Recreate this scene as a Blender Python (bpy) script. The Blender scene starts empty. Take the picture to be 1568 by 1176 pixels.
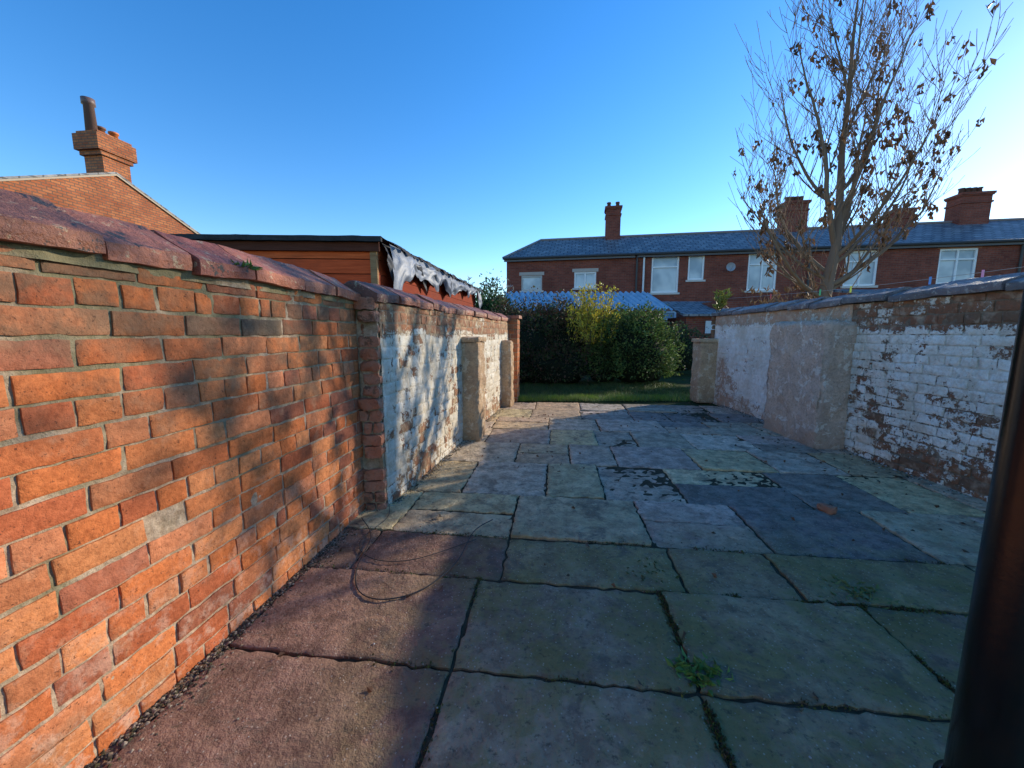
import bpy, math, random
from mathutils import Vector, Matrix, noise
R=random.Random(7)
V=Vector
scene=bpy.context.scene
UP=V((0,0,1))
def NZ(p,f,o=0.0): return noise.noise(V((p[0]*f+o,p[1]*f-o,p[2]*f+2*o)))
def NV(p,f): return noise.noise_vector(V((p[0]*f,p[1]*f,p[2]*f)))

# ------------------------------------------------------------ mesh builder
class MB:
    def __init__(s): s.v=[];s.f=[];s.c=[];s.m=[]
    def face(s,pts,col=(1,1,1),mi=0):
        b=len(s.v); s.v.extend([tuple(p) for p in pts]); s.f.append(tuple(range(b,b+len(pts)))); s.c.append(col); s.m.append(mi)
    def add(s,vs,fs,col=(1,1,1),mi=0):
        b=len(s.v); s.v.extend([tuple(p) for p in vs])
        for f in fs: s.f.append(tuple(i+b for i in f)); s.c.append(col); s.m.append(mi)
    def box(s,o,a,b,c,col=(1,1,1),mi=0,jit=0):
        o,a,b,c=V(o),V(a),V(b),V(c)
        if a.cross(b).dot(c)<0: a,b=b,a
        p=[o,o+a,o+a+b,o+b,o+c,o+a+c,o+a+b+c,o+b+c]
        if jit: p=[q+V([R.uniform(-jit,jit) for _ in range(3)]) for q in p]
        s.add(p,[(0,3,2,1),(4,5,6,7),(0,1,5,4),(1,2,6,5),(2,3,7,6),(3,0,4,7)],col,mi)
    def aabox(s,x0,x1,y0,y1,z0,z1,col=(1,1,1),mi=0): s.box((x0,y0,z0),(x1-x0,0,0),(0,y1-y0,0),(0,0,z1-z0),col,mi)
    def block(s,o,a,b,n,L,H,col,na=5,nb=3,depth=.02,amp=.003,e=.006,oj=.003,mi=0):
        o,a,b,n=V(o),V(a),V(b),V(n)
        sa=[0,e]+[e+(L-2*e)*i/na for i in range(1,na)]+[L-e,L]
        sb=[0,e]+[e+(H-2*e)*i/nb for i in range(1,nb)]+[H-e,H]
        A=len(sa);B=len(sb)
        tilt=R.uniform(-amp,amp)*.7; t2=R.uniform(-amp,amp)*.7; base=R.uniform(-amp,amp)*.6
        def pt(q,t,edge,d0=0):
            p=o+a*q+b*t
            d=base+tilt*(q/L-.5)*2+t2*(t/H-.5)*2+NZ(p,22)*amp+NZ(p,60,3)*amp*.5
            p=p+a*NZ(p,25,7)*oj+b*NZ(p,25,11)*oj
            return p+n*(d-edge-d0)
        vs=[]
        for j,t in enumerate(sb):
            for i,q in enumerate(sa):
                ed=(i in(0,A-1))+(j in(0,B-1))
                vs.append(pt(q,t,e*.35*ed+(max(0,NZ(V((q,t,0))+o,30,2))*e*.8 if ed else 0)))
        flip=a.cross(b).dot(n)<0
        fs=[]
        def F(q): fs.append(q[::-1] if flip else q)
        for j in range(B-1):
            for i in range(A-1): F((j*A+i,j*A+i+1,(j+1)*A+i+1,(j+1)*A+i))
        ring=[(i,0) for i in range(A)]+[(A-1,j) for j in range(1,B)]+[(i,B-1) for i in range(A-2,-1,-1)]+[(0,j) for j in range(B-2,0,-1)]
        k0=len(vs)
        for (i,j) in ring:
            q=vs[j*A+i]; vs.append(q); vs.append(q-n*depth)
        m=len(ring)
        for k in range(m):
            k2=(k+1)%m; F((k0+2*k,k0+2*k+1,k0+2*k2+1,k0+2*k2))
        s.add(vs,fs,col,mi)
    def sheet(s,o,a,b,n,L,H,res,amp,freq,col=(1,1,1),mi=0,fn=None):
        o,a,b,n=V(o),V(a),V(b),V(n)
        A=max(2,int(L/res)+1);B=max(2,int(H/res)+1);vs=[]
        for j in range(B):
            for i in range(A):
                p=o+a*(L*i/(A-1))+b*(H*j/(B-1))
                d=NZ(p,freq)*amp+NZ(p,freq*3.1,5)*amp*.45
                if fn: d+=fn(p)
                vs.append(p+n*d)
        flip=a.cross(b).dot(n)<0
        fs=[]
        for j in range(B-1):
            for i in range(A-1):
                q=(j*A+i,j*A+i+1,(j+1)*A+i+1,(j+1)*A+i)
                fs.append(q[::-1] if flip else q)
        s.add(vs,fs,col,mi)
    def rough(s,o,a,b,c,res,amp,freq,col=(1,1,1),mi=0):
        o,a,b,c=V(o),V(a),V(b),V(c)
        cen=o+(a+b+c)/2
        def grid(p0,e1,e2):
            A=max(2,int(e1.length/res)+1);B=max(2,int(e2.length/res)+1);vs=[]
            for j in range(B):
                for i in range(A):
                    p=p0+e1*(i/(A-1))+e2*(j/(B-1))
                    nv=NV(p,freq)*amp+NV(p,freq*3.3)*amp*.5
                    da=[abs((p-o).dot(x.normalized())) for x in(a,b,c)]
                    dl=[min(d,x.length-d) for d,x in zip(da,(a,b,c))]
                    ne=sum(1 for d in dl if d<.001)
                    if ne>=2: nv+= (cen-p).normalized()*amp*(1.0+1.5*max(0,NZ(p,9)))
                    vs.append(p+nv)
            fl=e1.cross(e2).dot((p0+e1/2+e2/2)-cen)<0
            fs=[]
            for j in range(B-1):
                for i in range(A-1):
                    q=(j*A+i,j*A+i+1,(j+1)*A+i+1,(j+1)*A+i)
                    fs.append(q[::-1] if fl else q)
            s.add(vs,fs,col,mi)
        grid(o,a,c);grid(o+b,a,c);grid(o,b,c);grid(o+a,b,c);grid(o+c,a,b)
    def tube(s,pts,rad,sides=5,col=(1,1,1),mi=0,cap=False):
        n=len(pts);vs=[];prev=None
        for i,p in enumerate(pts):
            t=(V(pts[min(i+1,n-1)])-V(pts[max(i-1,0)])).normalized()
            ref=prev if prev is not None else (V((1,0,0)) if abs(t.x)<.8 else V((0,1,0)))
            x=(ref-t*ref.dot(t)).normalized(); prev=x; y=t.cross(x)
            r=rad[i] if isinstance(rad,(list,tuple)) else rad
            for k in range(sides):
                an=2*math.pi*k/sides
                vs.append(V(p)+x*math.cos(an)*r+y*math.sin(an)*r)
        fs=[]
        for i in range(n-1):
            for k in range(sides):
                k2=(k+1)%sides
                fs.append((i*sides+k,i*sides+k2,(i+1)*sides+k2,(i+1)*sides+k))
        if cap: fs.append(tuple(range(sides))[::-1]); fs.append(tuple(range((n-1)*sides,n*sides)))
        s.add(vs,fs,col,mi)
    def leaf(s,p,d,w,L,col,mi=0,bend=.2):
        p=V(p);d=V(d).normalized()
        sd=d.cross(V([R.gauss(0,1) for _ in range(3)])).normalized(); nn=d.cross(sd)
        s.add([p,p+d*L*.5+sd*w+nn*bend*L,p+d*L,p+d*L*.5-sd*w+nn*bend*L],[(0,1,2),(0,2,3)],col,mi)
    def build(s,name,mats,parent=None,smooth=False):
        me=bpy.data.meshes.new(name); me.from_pydata(s.v,[],s.f)
        for m in mats: me.materials.append(m)
        me.polygons.foreach_set('material_index',s.m)
        ca=me.color_attributes.new('Col','FLOAT_COLOR','CORNER')
        uv=me.uv_layers.new(name='UVMap')
        cd=[];ud=[]
        for f,c in zip(s.f,s.c):
            p0=V(s.v[f[0]]);n=(V(s.v[f[1]])-p0).cross(V(s.v[f[2]])-p0)
            n=n.normalized() if n.length>1e-12 else UP
            if abs(n.z)>.98: t=V((1,0,0));b=V((0,1,0))
            else: t=UP.cross(n).normalized(); b=n.cross(t)
            for i in f:
                cd.extend((c[0],c[1],c[2],1)); q=V(s.v[i]); ud.extend((q.dot(t),q.dot(b)))
        ca.data.foreach_set('color',cd); uv.data.foreach_set('uv',ud)
        if smooth: me.polygons.foreach_set('use_smooth',[True]*len(s.f))
        me.update()
        ob=bpy.data.objects.new(name,me); scene.collection.objects.link(ob)
        if parent: ob.parent=parent; ob.matrix_parent_inverse=Matrix.Translation(-parent.location)
        return ob
def empty(name,loc=(0,0,0)):
    e=bpy.data.objects.new(name,None); e.location=loc; e.empty_display_size=.2; scene.collection.objects.link(e); return e

# ------------------------------------------------------------ material helper
class NT:
    def __init__(s,name,rough=.85,spec=.3,metal=0):
        s.m=bpy.data.materials.new(name); s.m.use_nodes=True; s.t=s.m.node_tree; s.t.nodes.clear()
        s.out=s.t.nodes.new('ShaderNodeOutputMaterial'); s.b=s.t.nodes.new('ShaderNodeBsdfPrincipled')
        s.t.links.new(s.b.outputs[0],s.out.inputs[0])
        s.b.inputs['Roughness'].default_value=rough; s.b.inputs['Specular IOR Level'].default_value=spec
        s.b.inputs['Metallic'].default_value=metal
        s.tc=s.t.nodes.new('ShaderNodeTexCoord').outputs['Object']
    def L(s,v,inp):
        if isinstance(v,bpy.types.NodeSocket): s.t.links.new(v,inp)
        elif isinstance(v,(tuple,list)): inp.default_value=tuple(v)+((1,) if len(v)==3 and inp.type=='RGBA' else ())
        else: inp.default_value=v
    def noise(s,scale,detail=5,rough=.6,vec=None,dist=0):
        n=s.t.nodes.new('ShaderNodeTexNoise'); n.inputs['Scale'].default_value=scale;n.inputs['Detail'].default_value=min(detail,5)
        n.inputs['Roughness'].default_value=rough;n.inputs['Distortion'].default_value=dist
        s.t.links.new(vec or s.tc,n.inputs['Vector']); return n.outputs['Fac']
    def vor(s,scale,feat='F1',vec=None):
        n=s.t.nodes.new('ShaderNodeTexVoronoi'); n.feature=feat; n.inputs['Scale'].default_value=scale
        s.t.links.new(vec or s.tc,n.inputs['Vector']); return n.outputs['Distance']
    def step(s,f,a,b):
        n=s.t.nodes.new('ShaderNodeMapRange'); n.clamp=True; s.L(f,n.inputs[0]); n.inputs[1].default_value=a;n.inputs[2].default_value=b
        return n.outputs[0]
    def mix(s,f,a,b,mode='MIX'):
        n=s.t.nodes.new('ShaderNodeMix'); n.data_type='RGBA'; n.blend_type=mode
        s.L(f,n.inputs[0]); s.L(a,n.inputs[6]); s.L(b,n.inputs[7]); return n.outputs[2]
    def ma(s,op,a,b=0):
        n=s.t.nodes.new('ShaderNodeMath'); n.operation=op; s.L(a,n.inputs[0]); s.L(b,n.inputs[1]); return n.outputs[0]
    def col(s):
        n=s.t.nodes.new('ShaderNodeVertexColor'); n.layer_name='Col'; return n.outputs[0]
    def xyz(s):
        n=s.t.nodes.new('ShaderNodeSeparateXYZ'); s.t.links.new(s.tc,n.inputs[0]); return n.outputs
    def base(s,c): s.L(c,s.b.inputs['Base Color'])
    def rough(s,c): s.L(c,s.b.inputs['Roughness'])
    def bump(s,h,st=.5,d=.01):
        n=s.t.nodes.new('ShaderNodeBump'); n.inputs['Strength'].default_value=st;n.inputs['Distance'].default_value=d
        s.L(h,n.inputs['Height']); s.t.links.new(n.outputs[0],s.b.inputs['Normal'])
    def uv(s):
        n=s.t.nodes.new('ShaderNodeTexCoord'); return n.outputs['UV']
    def brick(s,c1,c2,mo,w=.225,h=.075,ms=.008,vec=None):
        n=s.t.nodes.new('ShaderNodeTexBrick'); n.inputs['Scale'].default_value=1
        n.inputs['Brick Width'].default_value=w;n.inputs['Row Height'].default_value=h;n.inputs['Mortar Size'].default_value=ms
        n.inputs['Color1'].default_value=c1+(1,);n.inputs['Color2'].default_value=c2+(1,);n.inputs['Mortar'].default_value=mo+(1,)
        n.inputs['Bias'].default_value=0
        s.t.links.new(vec or s.uv(),n.inputs['Vector']); return n.outputs['Color'],n.outputs['Fac']

def brickmat(name,soot=1.0):
    m=NT(name,.85,.2)
    c=m.col(); n1=m.noise(9,5,.7); n2=m.noise(48,4,.75); n3=m.noise(2.2,4,.6)
    z=m.xyz()[2]
    c=m.mix(m.step(n2,.38,.72),m.mix(1,c,(1.14,1.12,1.06),'MULTIPLY'),m.mix(1,c,(.68,.58,.52),'MULTIPLY'))
    c=m.mix(m.ma('MULTIPLY',m.step(n1,.56,.68),.45),c,(.60,.31,.17))
    sm=m.ma('MULTIPLY',m.step(m.ma('ADD',n3,m.ma('MULTIPLY',z,.22)),.61,.83),m.step(n1,.33,.55))
    c=m.mix(m.ma('MULTIPLY',sm,.66*soot),c,(.15,.11,.068))
    lm=m.ma('MULTIPLY',m.step(z,.55,.0),m.step(m.noise(14,5,.7),.5,.62))
    c=m.mix(m.ma('MULTIPLY',lm,.45),c,(.72,.55,.42))
    pit=m.step(m.noise(95,3,.7),.38,.33)
    c=m.mix(m.ma('MULTIPLY',pit,.7),c,(.07,.03,.02))
    m.base(c); m.bump(m.ma('ADD',m.ma('MULTIPLY',n2,1.2),m.ma('MULTIPLY',n1,1.5)),.65,.007)
    return m.m
M_brick=brickmat('weathered_red_brick')
def mortarmat():
    m=NT('lime_mortar',.95,.1); n=m.noise(34,5,.75); n2=m.noise(4,5)
    c=m.mix(m.step(n,.3,.7),(.26,.175,.11),(.62,.47,.33)); z=m.xyz()[2]
    c=m.mix(m.ma('MULTIPLY',m.step(m.ma('ADD',n2,m.ma('MULTIPLY',z,.18)),.60,.78),.8),c,(.17,.16,.085))
    m.base(c); m.bump(n,.8,.012); return m.m
M_mortar=mortarmat()
def paintmat(name,th,dark=(.10,.065,.05),white=(.74,.73,.70),topz=1.2,warm=(.5,.38,.26),rk=.35,sc=8,topk=.22):
    m=NT(name,.8,.3)
    n1=m.noise(sc,5,.78,dist=.4); n2=m.noise(1.5,3,.5); n3=m.noise(36,4,.75); z=m.xyz()[2]
    f=m.ma('ADD',m.ma('MULTIPLY',n1,.6),m.ma('MULTIPLY',n2,.40)); f=m.ma('ADD',f,m.ma('MULTIPLY',m.ma('SUBTRACT',n3,.5),.30))
    sp=m.t.nodes.new('ShaderNodeSeparateColor'); m.t.links.new(m.col(),sp.inputs[0])
    f=m.ma('ADD',f,m.ma('MULTIPLY',m.ma('SUBTRACT',sp.outputs[0],.42),rk))
    top=m.step(m.ma('ADD',z,m.ma('MULTIPLY',m.ma('ADD',n1,n2),.3)),topz+.24,topz+.34)
    f=m.ma('SUBTRACT',f,m.ma('MULTIPLY',top,topk))
    f=m.ma('SUBTRACT',f,m.ma('MULTIPLY',m.step(z,.3,.0),.10))
    mask=m.step(f,th,th+.02)
    bc=m.mix(m.step(n3,.3,.7),dark,m.mix(.4,dark,m.col()))
    bc=m.mix(m.step(m.noise(11,4),.5,.7),bc,warm)
    wc=m.mix(m.step(m.noise(4,5,.75),.36,.64),white,tuple(x*k for x,k in zip(white,(.72,.66,.58))))
    wc=m.mix(m.ma('MULTIPLY',m.step(m.noise(24,4,.8),.48,.70),.6),wc,warm)
    m.base(m.mix(mask,bc,wc))
    m.bump(m.ma('ADD',m.ma('MULTIPLY',mask,.5),m.ma('MULTIPLY',n3,1.8)),.9,.009)
    return m.m
M_paintL=paintmat('flaking_whitewash_warm',.425,dark=(.30,.15,.08),white=(.84,.78,.66),topz=1.16,warm=(.60,.43,.25))
M_paintLm=paintmat('flaking_whitewash_warm_joint',.405,dark=(.24,.15,.09),white=(.78,.71,.58),topz=1.16,warm=(.54,.38,.22))
M_paintR=paintmat('flaking_whitewash',.460,dark=(.18,.095,.055),white=(.90,.85,.78),topz=1.20,warm=(.46,.32,.22),rk=.28,sc=12,topk=.13)
M_paintRm=paintmat('flaking_whitewash_joint',.468,dark=(.14,.09,.06),white=(.76,.70,.61),topz=1.20,warm=(.36,.26,.18),rk=.0,sc=12,topk=.13)
M_plasterR=paintmat('peeling_plaster',.435,dark=(.48,.32,.22),white=(.90,.84,.76),topz=1.28,warm=(.62,.47,.36),rk=.12,topk=.12)
def plaster(name,c1,c2,c3):
    m=NT(name,.92,.15); n1=m.noise(5,5,.75); n2=m.noise(40,5,.8)
    c=m.mix(m.step(n1,.38,.62),c1,c2); c=m.mix(m.step(m.noise(9,5,.75,dist=.5),.55,.60),c,c3)
    c=m.mix(m.ma('MULTIPLY',m.step(n2,.5,.68),.6),c,tuple(x*.42 for x in c1))
    z=m.xyz()[2]; c=m.mix(m.ma('MULTIPLY',m.step(m.ma('ADD',z,m.ma('MULTIPLY',n1,.5)),.55,.2),.5),c,tuple(x*.5 for x in c2))
    m.base(c); m.bump(m.ma('ADD',m.ma('MULTIPLY',n2,1.5),n1),.9,.014); return m.m
M_pier=plaster('stained_render',(.70,.50,.38),(.52,.36,.27),(.80,.67,.56))
M_pierL=plaster('crumbling_render',(.66,.45,.27),(.48,.31,.19),(.74,.59,.41))
M_broken=plaster('broken_brick',(.52,.20,.11),(.62,.33,.22),(.26,.14,.085))
def coping(name,c1,c2,c3,rough):
    m=NT(name,rough,.5); n1=m.noise(6,5,.75); n2=m.noise(50,4,.75)
    c=m.mix(m.step(n1,.38,.62),c1,c2); c=m.mix(1,c,m.col(),'MULTIPLY')
    c=m.mix(m.ma('MULTIPLY',m.step(m.noise(17,5,.8),.56,.62),.75),c,c3)
    c=m.mix(m.step(m.noise(9,5,.8,dist=.4),.59,.63),c,(.05,.042,.035)); m.base(c)
    m.rough(m.ma('ADD',m.ma('MULTIPLY',n1,.6),rough-.25)); m.bump(m.ma('ADD',n2,n1),.8,.012); return m.m
M_copL=coping('terracotta_coping',(.42,.14,.07),(.25,.09,.058),(.48,.35,.21),.55)
M_copR=coping('stone_coping',(.20,.165,.15),(.12,.10,.095),(.42,.37,.32),.42)
def slabmat():
    m=NT('york_stone_flags',.7,.4); c=m.col(); n1=m.noise(2.3,5,.7); n2=m.noise(34,5,.8); n3=m.noise(8,5,.78); xyz=m.xyz()
    c=m.mix(m.step(n3,.38,.62),m.mix(1,c,(.55,.50,.44),'MULTIPLY'),m.mix(1,c,(1.22,1.18,1.11),'MULTIPLY'))
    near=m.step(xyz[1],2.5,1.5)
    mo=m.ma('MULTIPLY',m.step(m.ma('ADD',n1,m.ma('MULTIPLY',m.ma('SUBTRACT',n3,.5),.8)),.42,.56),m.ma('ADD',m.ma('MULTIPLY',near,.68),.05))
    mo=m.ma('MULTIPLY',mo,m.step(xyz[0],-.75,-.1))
    c=m.mix(mo,c,(.185,.16,.042))
    c=m.mix(m.ma('MULTIPLY',m.step(m.noise(4.3,5,.8,dist=.8),.57,.62),.45),c,m.mix(1,c,(1.6,1.5,1.40),'MULTIPLY'))
    c=m.mix(m.ma('MULTIPLY',m.step(m.noise(3.1,5,.78,dist=.5),.44,.37),.6),c,(.11,.085,.06))
    c=m.mix(m.ma('MULTIPLY',m.step(m.vor(52),.17,.12),.45),c,(.62,.54,.44))
    c=m.mix(m.ma('MULTIPLY',m.step(n2,.44,.34),.8),c,(.07,.056,.036))
    m.base(c); m.rough(m.step(n1,-.05,.72))
    m.bump(m.ma('ADD',m.ma('MULTIPLY',n2,1.3),m.ma('MULTIPLY',n3,1.8)),.85,.011); return m.m
M_slab=slabmat()
def simple(name,c,rough=.8,spec=.3,var=.35,sc=12,bump=.3,metal=0,usecol=False,bd=.01):
    m=NT(name,rough,spec,metal); n=m.noise(sc,5,.7)
    cc=m.col() if usecol else c
    m.base(m.mix(m.step(n,.3,.7),m.mix(1,cc,(1-var,)*3,'MULTIPLY'),m.mix(1,cc,(1+var*.5,)*3,'MULTIPLY')))
    if bump: m.bump(n,bump,bd)
    return m.m
def leafmat(name,rough=.5,tr=.25):
    m=NT(name,rough,.35); c=m.col(); m.base(c)
    t=m.t.nodes.new('ShaderNodeBsdfTranslucent'); m.t.links.new(c,t.inputs[0])
    x=m.t.nodes.new('ShaderNodeMixShader'); x.inputs[0].default_value=tr
    m.t.links.new(m.b.outputs[0],x.inputs[1]);m.t.links.new(t.outputs[0],x.inputs[2]);m.t.links.new(x.outputs[0],m.out.inputs[0])
    return m.m
M_leaf=leafmat('foliage')
M_bark=NT('bark',.9,.2); M_bark.base(M_bark.col()); M_bark=M_bark.m
M_soil=simple('joint_soil',(.075,.06,.037),.95,.1,.5,20,.8)
M_debris=simple('debris',0,.9,.2,.3,40,.3,usecol=True)
M_paint=simple('painted_parts',0,.5,.4,.08,6,.05,usecol=True)
M_iron=NT('black_gloss_iron',.22,.5); M_iron.base(M_iron.mix(M_iron.step(M_iron.noise(20,5,.7),.5,.75),(.006,.006,.007),(.015,.009,.007))); M_iron.bump(M_iron.noise(45,3),.15,.004); M_iron=M_iron.m
def groundmat():
    m=NT('grassy_earth',.95,.1); n=m.noise(3,5,.7); n2=m.noise(30,4,.7)
    c=m.mix(m.step(n,.4,.62),(.06,.05,.025),(.06,.09,.022)); c=m.mix(m.step(n2,.4,.7),c,(.035,.05,.014))
    m.base(c); m.bump(n2,.8,.03); return m.m
M_ground=groundmat()
def farbrick(name,c1,c2,mo,w=.225,h=.075,ms=.007):
    m=NT(name,.85,.2); c,f=m.brick(c1,c2,mo,w,h,ms); n=m.noise(1.2,5,.7); n2=m.noise(14,4,.75)
    c=m.mix(m.step(n,.35,.7),c,m.mix(1,c,(.66,.62,.62),'MULTIPLY')); c=m.mix(m.ma('MULTIPLY',m.step(n2,.5,.7),.4),c,m.mix(1,c,(.45,.4,.4),'MULTIPLY'))
    m.base(c); m.bump(m.ma('SUBTRACT',n2,f),.4,.008); return m.m
M_terr=farbrick('dark_red_brick',(.32,.085,.052),(.21,.055,.038),(.21,.13,.10))
M_gable=farbrick('orange_brick',(.56,.20,.08),(.42,.12,.05),(.20,.12,.08),.235,.085,.013)
def slatemat():
    m=NT('roof_slate',.55,.35); c,f=m.brick((.19,.19,.205),(.11,.115,.13),(.025,.025,.03),.36,.28,.022); n=m.noise(2,5,.75); n2=m.noise(9,4,.7)
    c=m.mix(m.step(n,.45,.65),c,m.mix(1,c,(1.7,1.65,1.5),'MULTIPLY')); c=m.mix(m.ma('MULTIPLY',m.step(n2,.55,.68),.5),c,(.05,.05,.045)); m.base(c); m.bump(m.ma('SUBTRACT',n,f),.6,.03); return m.m
M_slate=slatemat()
M_glass=NT('window_glass',.08,.7); M_glass.base(M_glass.mix(M_glass.step(M_glass.noise(1.1,2),.4,.6),(.30,.35,.40),(.55,.58,.6))); M_glass=M_glass.m
M_corr=simple('corrugated_sheet',(.34,.46,.56),.45,.4,.3,3,.1)
def woodmat():
    m=NT('stained_cladding',.75,.15); mp=m.t.nodes.new('ShaderNodeMapping'); mp.inputs['Scale'].default_value=(1.5,1.5,22)
    m.t.links.new(m.tc,mp.inputs[0]); n=m.noise(3,5,.7,vec=mp.outputs[0]); n2=m.noise(2.5,5)
    c=m.mix(m.step(n,.3,.7),m.mix(1,m.col(),(.6,.5,.45),'MULTIPLY'),m.col()); c=m.mix(m.ma('MULTIPLY',m.step(n2,.54,.7),.35),c,(.16,.05,.03))
    m.base(c); m.bump(n,.4,.006); return m.m
M_wood=woodmat()
M_felt=simple('roof_felt',(.035,.035,.038),.8,.3,.4,14,.6)
M_tarp=simple('tarpaulin',0,.5,.35,.3,9,.3,usecol=True)

# ------------------------------------------------------------ world + sun
SUN_AZ=math.radians(57.5); SUN_EL=math.radians(19.0)
w=bpy.data.worlds.new('World'); scene.world=w; w.use_nodes=True
nt=w.node_tree; nt.nodes.clear()
o=nt.nodes.new('ShaderNodeOutputWorld'); bg=nt.nodes.new('ShaderNodeBackground'); sk=nt.nodes.new('ShaderNodeTexSky')
sk.sky_type='NISHITA'; sk.sun_disc=False; sk.sun_elevation=SUN_EL; sk.sun_rotation=SUN_AZ; sk.air_density=1.0; sk.dust_density=.08; sk.ozone_density=2.0; sk.altitude=50
hs=nt.nodes.new('ShaderNodeHueSaturation'); hs.inputs['Hue'].default_value=.508; hs.inputs['Saturation'].default_value=1.38; hs.inputs['Value'].default_value=1.92
nt.links.new(sk.outputs[0],hs.inputs['Color']); nt.links.new(hs.outputs[0],bg.inputs[0]); bg.inputs[1].default_value=.15
nt.links.new(bg.outputs[0],o.inputs[0])
sd=V((math.sin(SUN_AZ)*math.cos(SUN_EL),math.cos(SUN_AZ)*math.cos(SUN_EL),math.sin(SUN_EL)))
sl=bpy.data.lights.new('sun','SUN'); sl.energy=5.0; sl.angle=math.radians(.5); sl.color=(1,.89,.70)
so=bpy.data.objects.new('sun',sl); so.rotation_euler=sd.to_track_quat('Z','Y').to_euler(); scene.collection.objects.link(so)
scene.view_settings.view_transform='Standard'; scene.view_settings.look='None'; scene.view_settings.exposure=0

# ------------------------------------------------------------ camera
cam=bpy.data.cameras.new('camera'); cam.lens=13.52; cam.sensor_width=36; cam.clip_start=.02; cam.clip_end=2000
co=bpy.data.objects.new('camera',cam); co.location=(0,0,1.15); co.rotation_euler=(math.radians(82.5),0,0)
scene.collection.objects.link(co); scene.camera=co

# ------------------------------------------------------------ ground
g=MB(); g.sheet((-300,-300,-.045),(1,0,0),(0,1,0),(0,0,1),600,600,20,0,1); g.build('ground',[M_ground])

# ------------------------------------------------------------ left brick wall
COLS=[(.60,.18,.060),(.64,.21,.075),(.51,.15,.055),(.66,.25,.10),(.55,.20,.09),(.47,.13,.055),(.62,.23,.11),(.40,.135,.075)]
DK=[(.24,.13,.08),(.30,.14,.08),(.18,.12,.085),(.36,.16,.09)]
def brickwall(mb,mort,P0,P1,n,z0,z1,H=.078,Lb=.225,colf=None,depth=.02,amp=.003,jmort=.006,hdr=4,oj=.004,jw=.010,mres=.02):
    P0,P1=V(P0),V(P1); a=(P1-P0).normalized(); L=(P1-P0).length; row=0; z=z0
    while z<z1-.02:
        h=min(H,z1-z); s=-R.uniform(0,Lb)
        while s<L:
            l=(Lb if row%hdr else Lb*.5)+R.uniform(-.012,.012)
            if R.random()<.06: l*=.55
            s0=max(s,0); s1=min(s+l,L)
            if s1-s0>.035 and R.random()>.004:
                b0=P0+a*(s0+jw/2); b0.z=z+.004+R.uniform(-.0025,.0025)
                c=colf(row,z,s0) if colf else R.choice(COLS)
                ll=s1-s0-jw*R.uniform(.7,1.3)
                mb.block(b0,a,UP,n,ll,h-jw*R.uniform(.8,1.25),c,max(2,int(ll/.022)),3,depth,amp,.004,oj)
            s+=l
        z+=h; row+=1
    q=V((P0.x,P0.y,z0))-V(n)*jmort
    mort.sheet(q,a,UP,n,L,z1-z0,mres,.005,16,(.42,.3,.2))
lw=empty('red_brick_garden_wall',(-1.1,.9,0))
S0=V((-1.416,-1.5,0)); B0=V((-.964,2.42,0)); a=(B0-S0).normalized(); nL=V((a.y,-a.x,0))
mb=MB();mo=MB()
def cf(row,z,s):
    c=V(R.choice(COLS)); t=max(0,(z-.9)/.5)
    if R.random()<t*.40: c=V(R.choice(DK))
    return tuple(c*R.uniform(.82,1.10))
brickwall(mb,mo,S0,B0,nL,-.03,1.355,colf=cf,mres=.015)
mb.build('bricks',[M_brick],lw,True); 
mo.build('mortar',[M_mortar],lw,True)
c=MB(); q=S0-nL*.02; c.box(q+V((0,0,-.05)),a*(B0-S0).length,-nL*.215,UP*1.40); c.build('wall_core',[M_mortar],lw)
def copingrun(name,P0,P1,n,zb,mat,parent,seg,cols,W=.30,over=.035,lip=.05,rise=.10,jj=.008):
    mb=MB(); P0,P1=V(P0),V(P1); a=(P1-P0).normalized(); L=(P1-P0).length; s=0
    while s<L:
        l=min(seg*R.uniform(.85,1.12),L-s); ll=l-R.uniform(.004,.012)
        dz=R.uniform(-jj,jj)*.8; dn=R.uniform(-jj,jj)*1.2; col=R.choice(cols); tz=R.uniform(-jj,jj)*1.6
        prof=[(over,0),(over+.003,lip*.5),(over,lip),(over-.010,lip+.007),(-W*.25,lip+rise*.62),(-W*.42,lip+rise*.97),(-W*.5,lip+rise),(-W*.58,lip+rise*.96),(-W+.0,lip),(-W+0,0)]
        ns=12; vs=[]
        for i in range(ns+1):
            q=s+ll*i/ns
            for (x,zz) in prof:
                p=P0+a*q+V(n)*(x+dn)+UP*(zb+zz+dz+tz*(i/ns-.5))
                pz=NV(p,18)*.005+NV(p,5)*.005+NV(p,55)*.002
                if i in(0,ns): pz-=a*(0.004 if i else -.004)
                vs.append(p+pz)
        K=len(prof); fs=[]
        for i in range(ns):
            for k in range(K-1): fs.append((i*K+k,i*K+k+1,(i+1)*K+k+1,(i+1)*K+k))
            fs.append((i*K+K-1,i*K,(i+1)*K,(i+1)*K+K-1))
        fs.append(tuple(range(K))); fs.append(tuple(range(ns*K,ns*K+K))[::-1])
        mb.add(vs,fs,col); s+=l
    return mb.build(name,[mat],parent,False)
copingrun('coping',S0,B0,nL,1.350,M_copL,lw,.29,[(1,1,1),(1.15,.95,.9),(.8,.85,.85),(.65,.7,.72),(1.2,1.1,1),(.9,.75,.75)])
mb=MB(); mb.sheet(S0+nL*.004+V((0,0,1.325)),a,UP,nL,(B0-S0).length,.05,.015,.012,12); mb.build('bedding_mortar',[M_mortar],lw,True)

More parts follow.
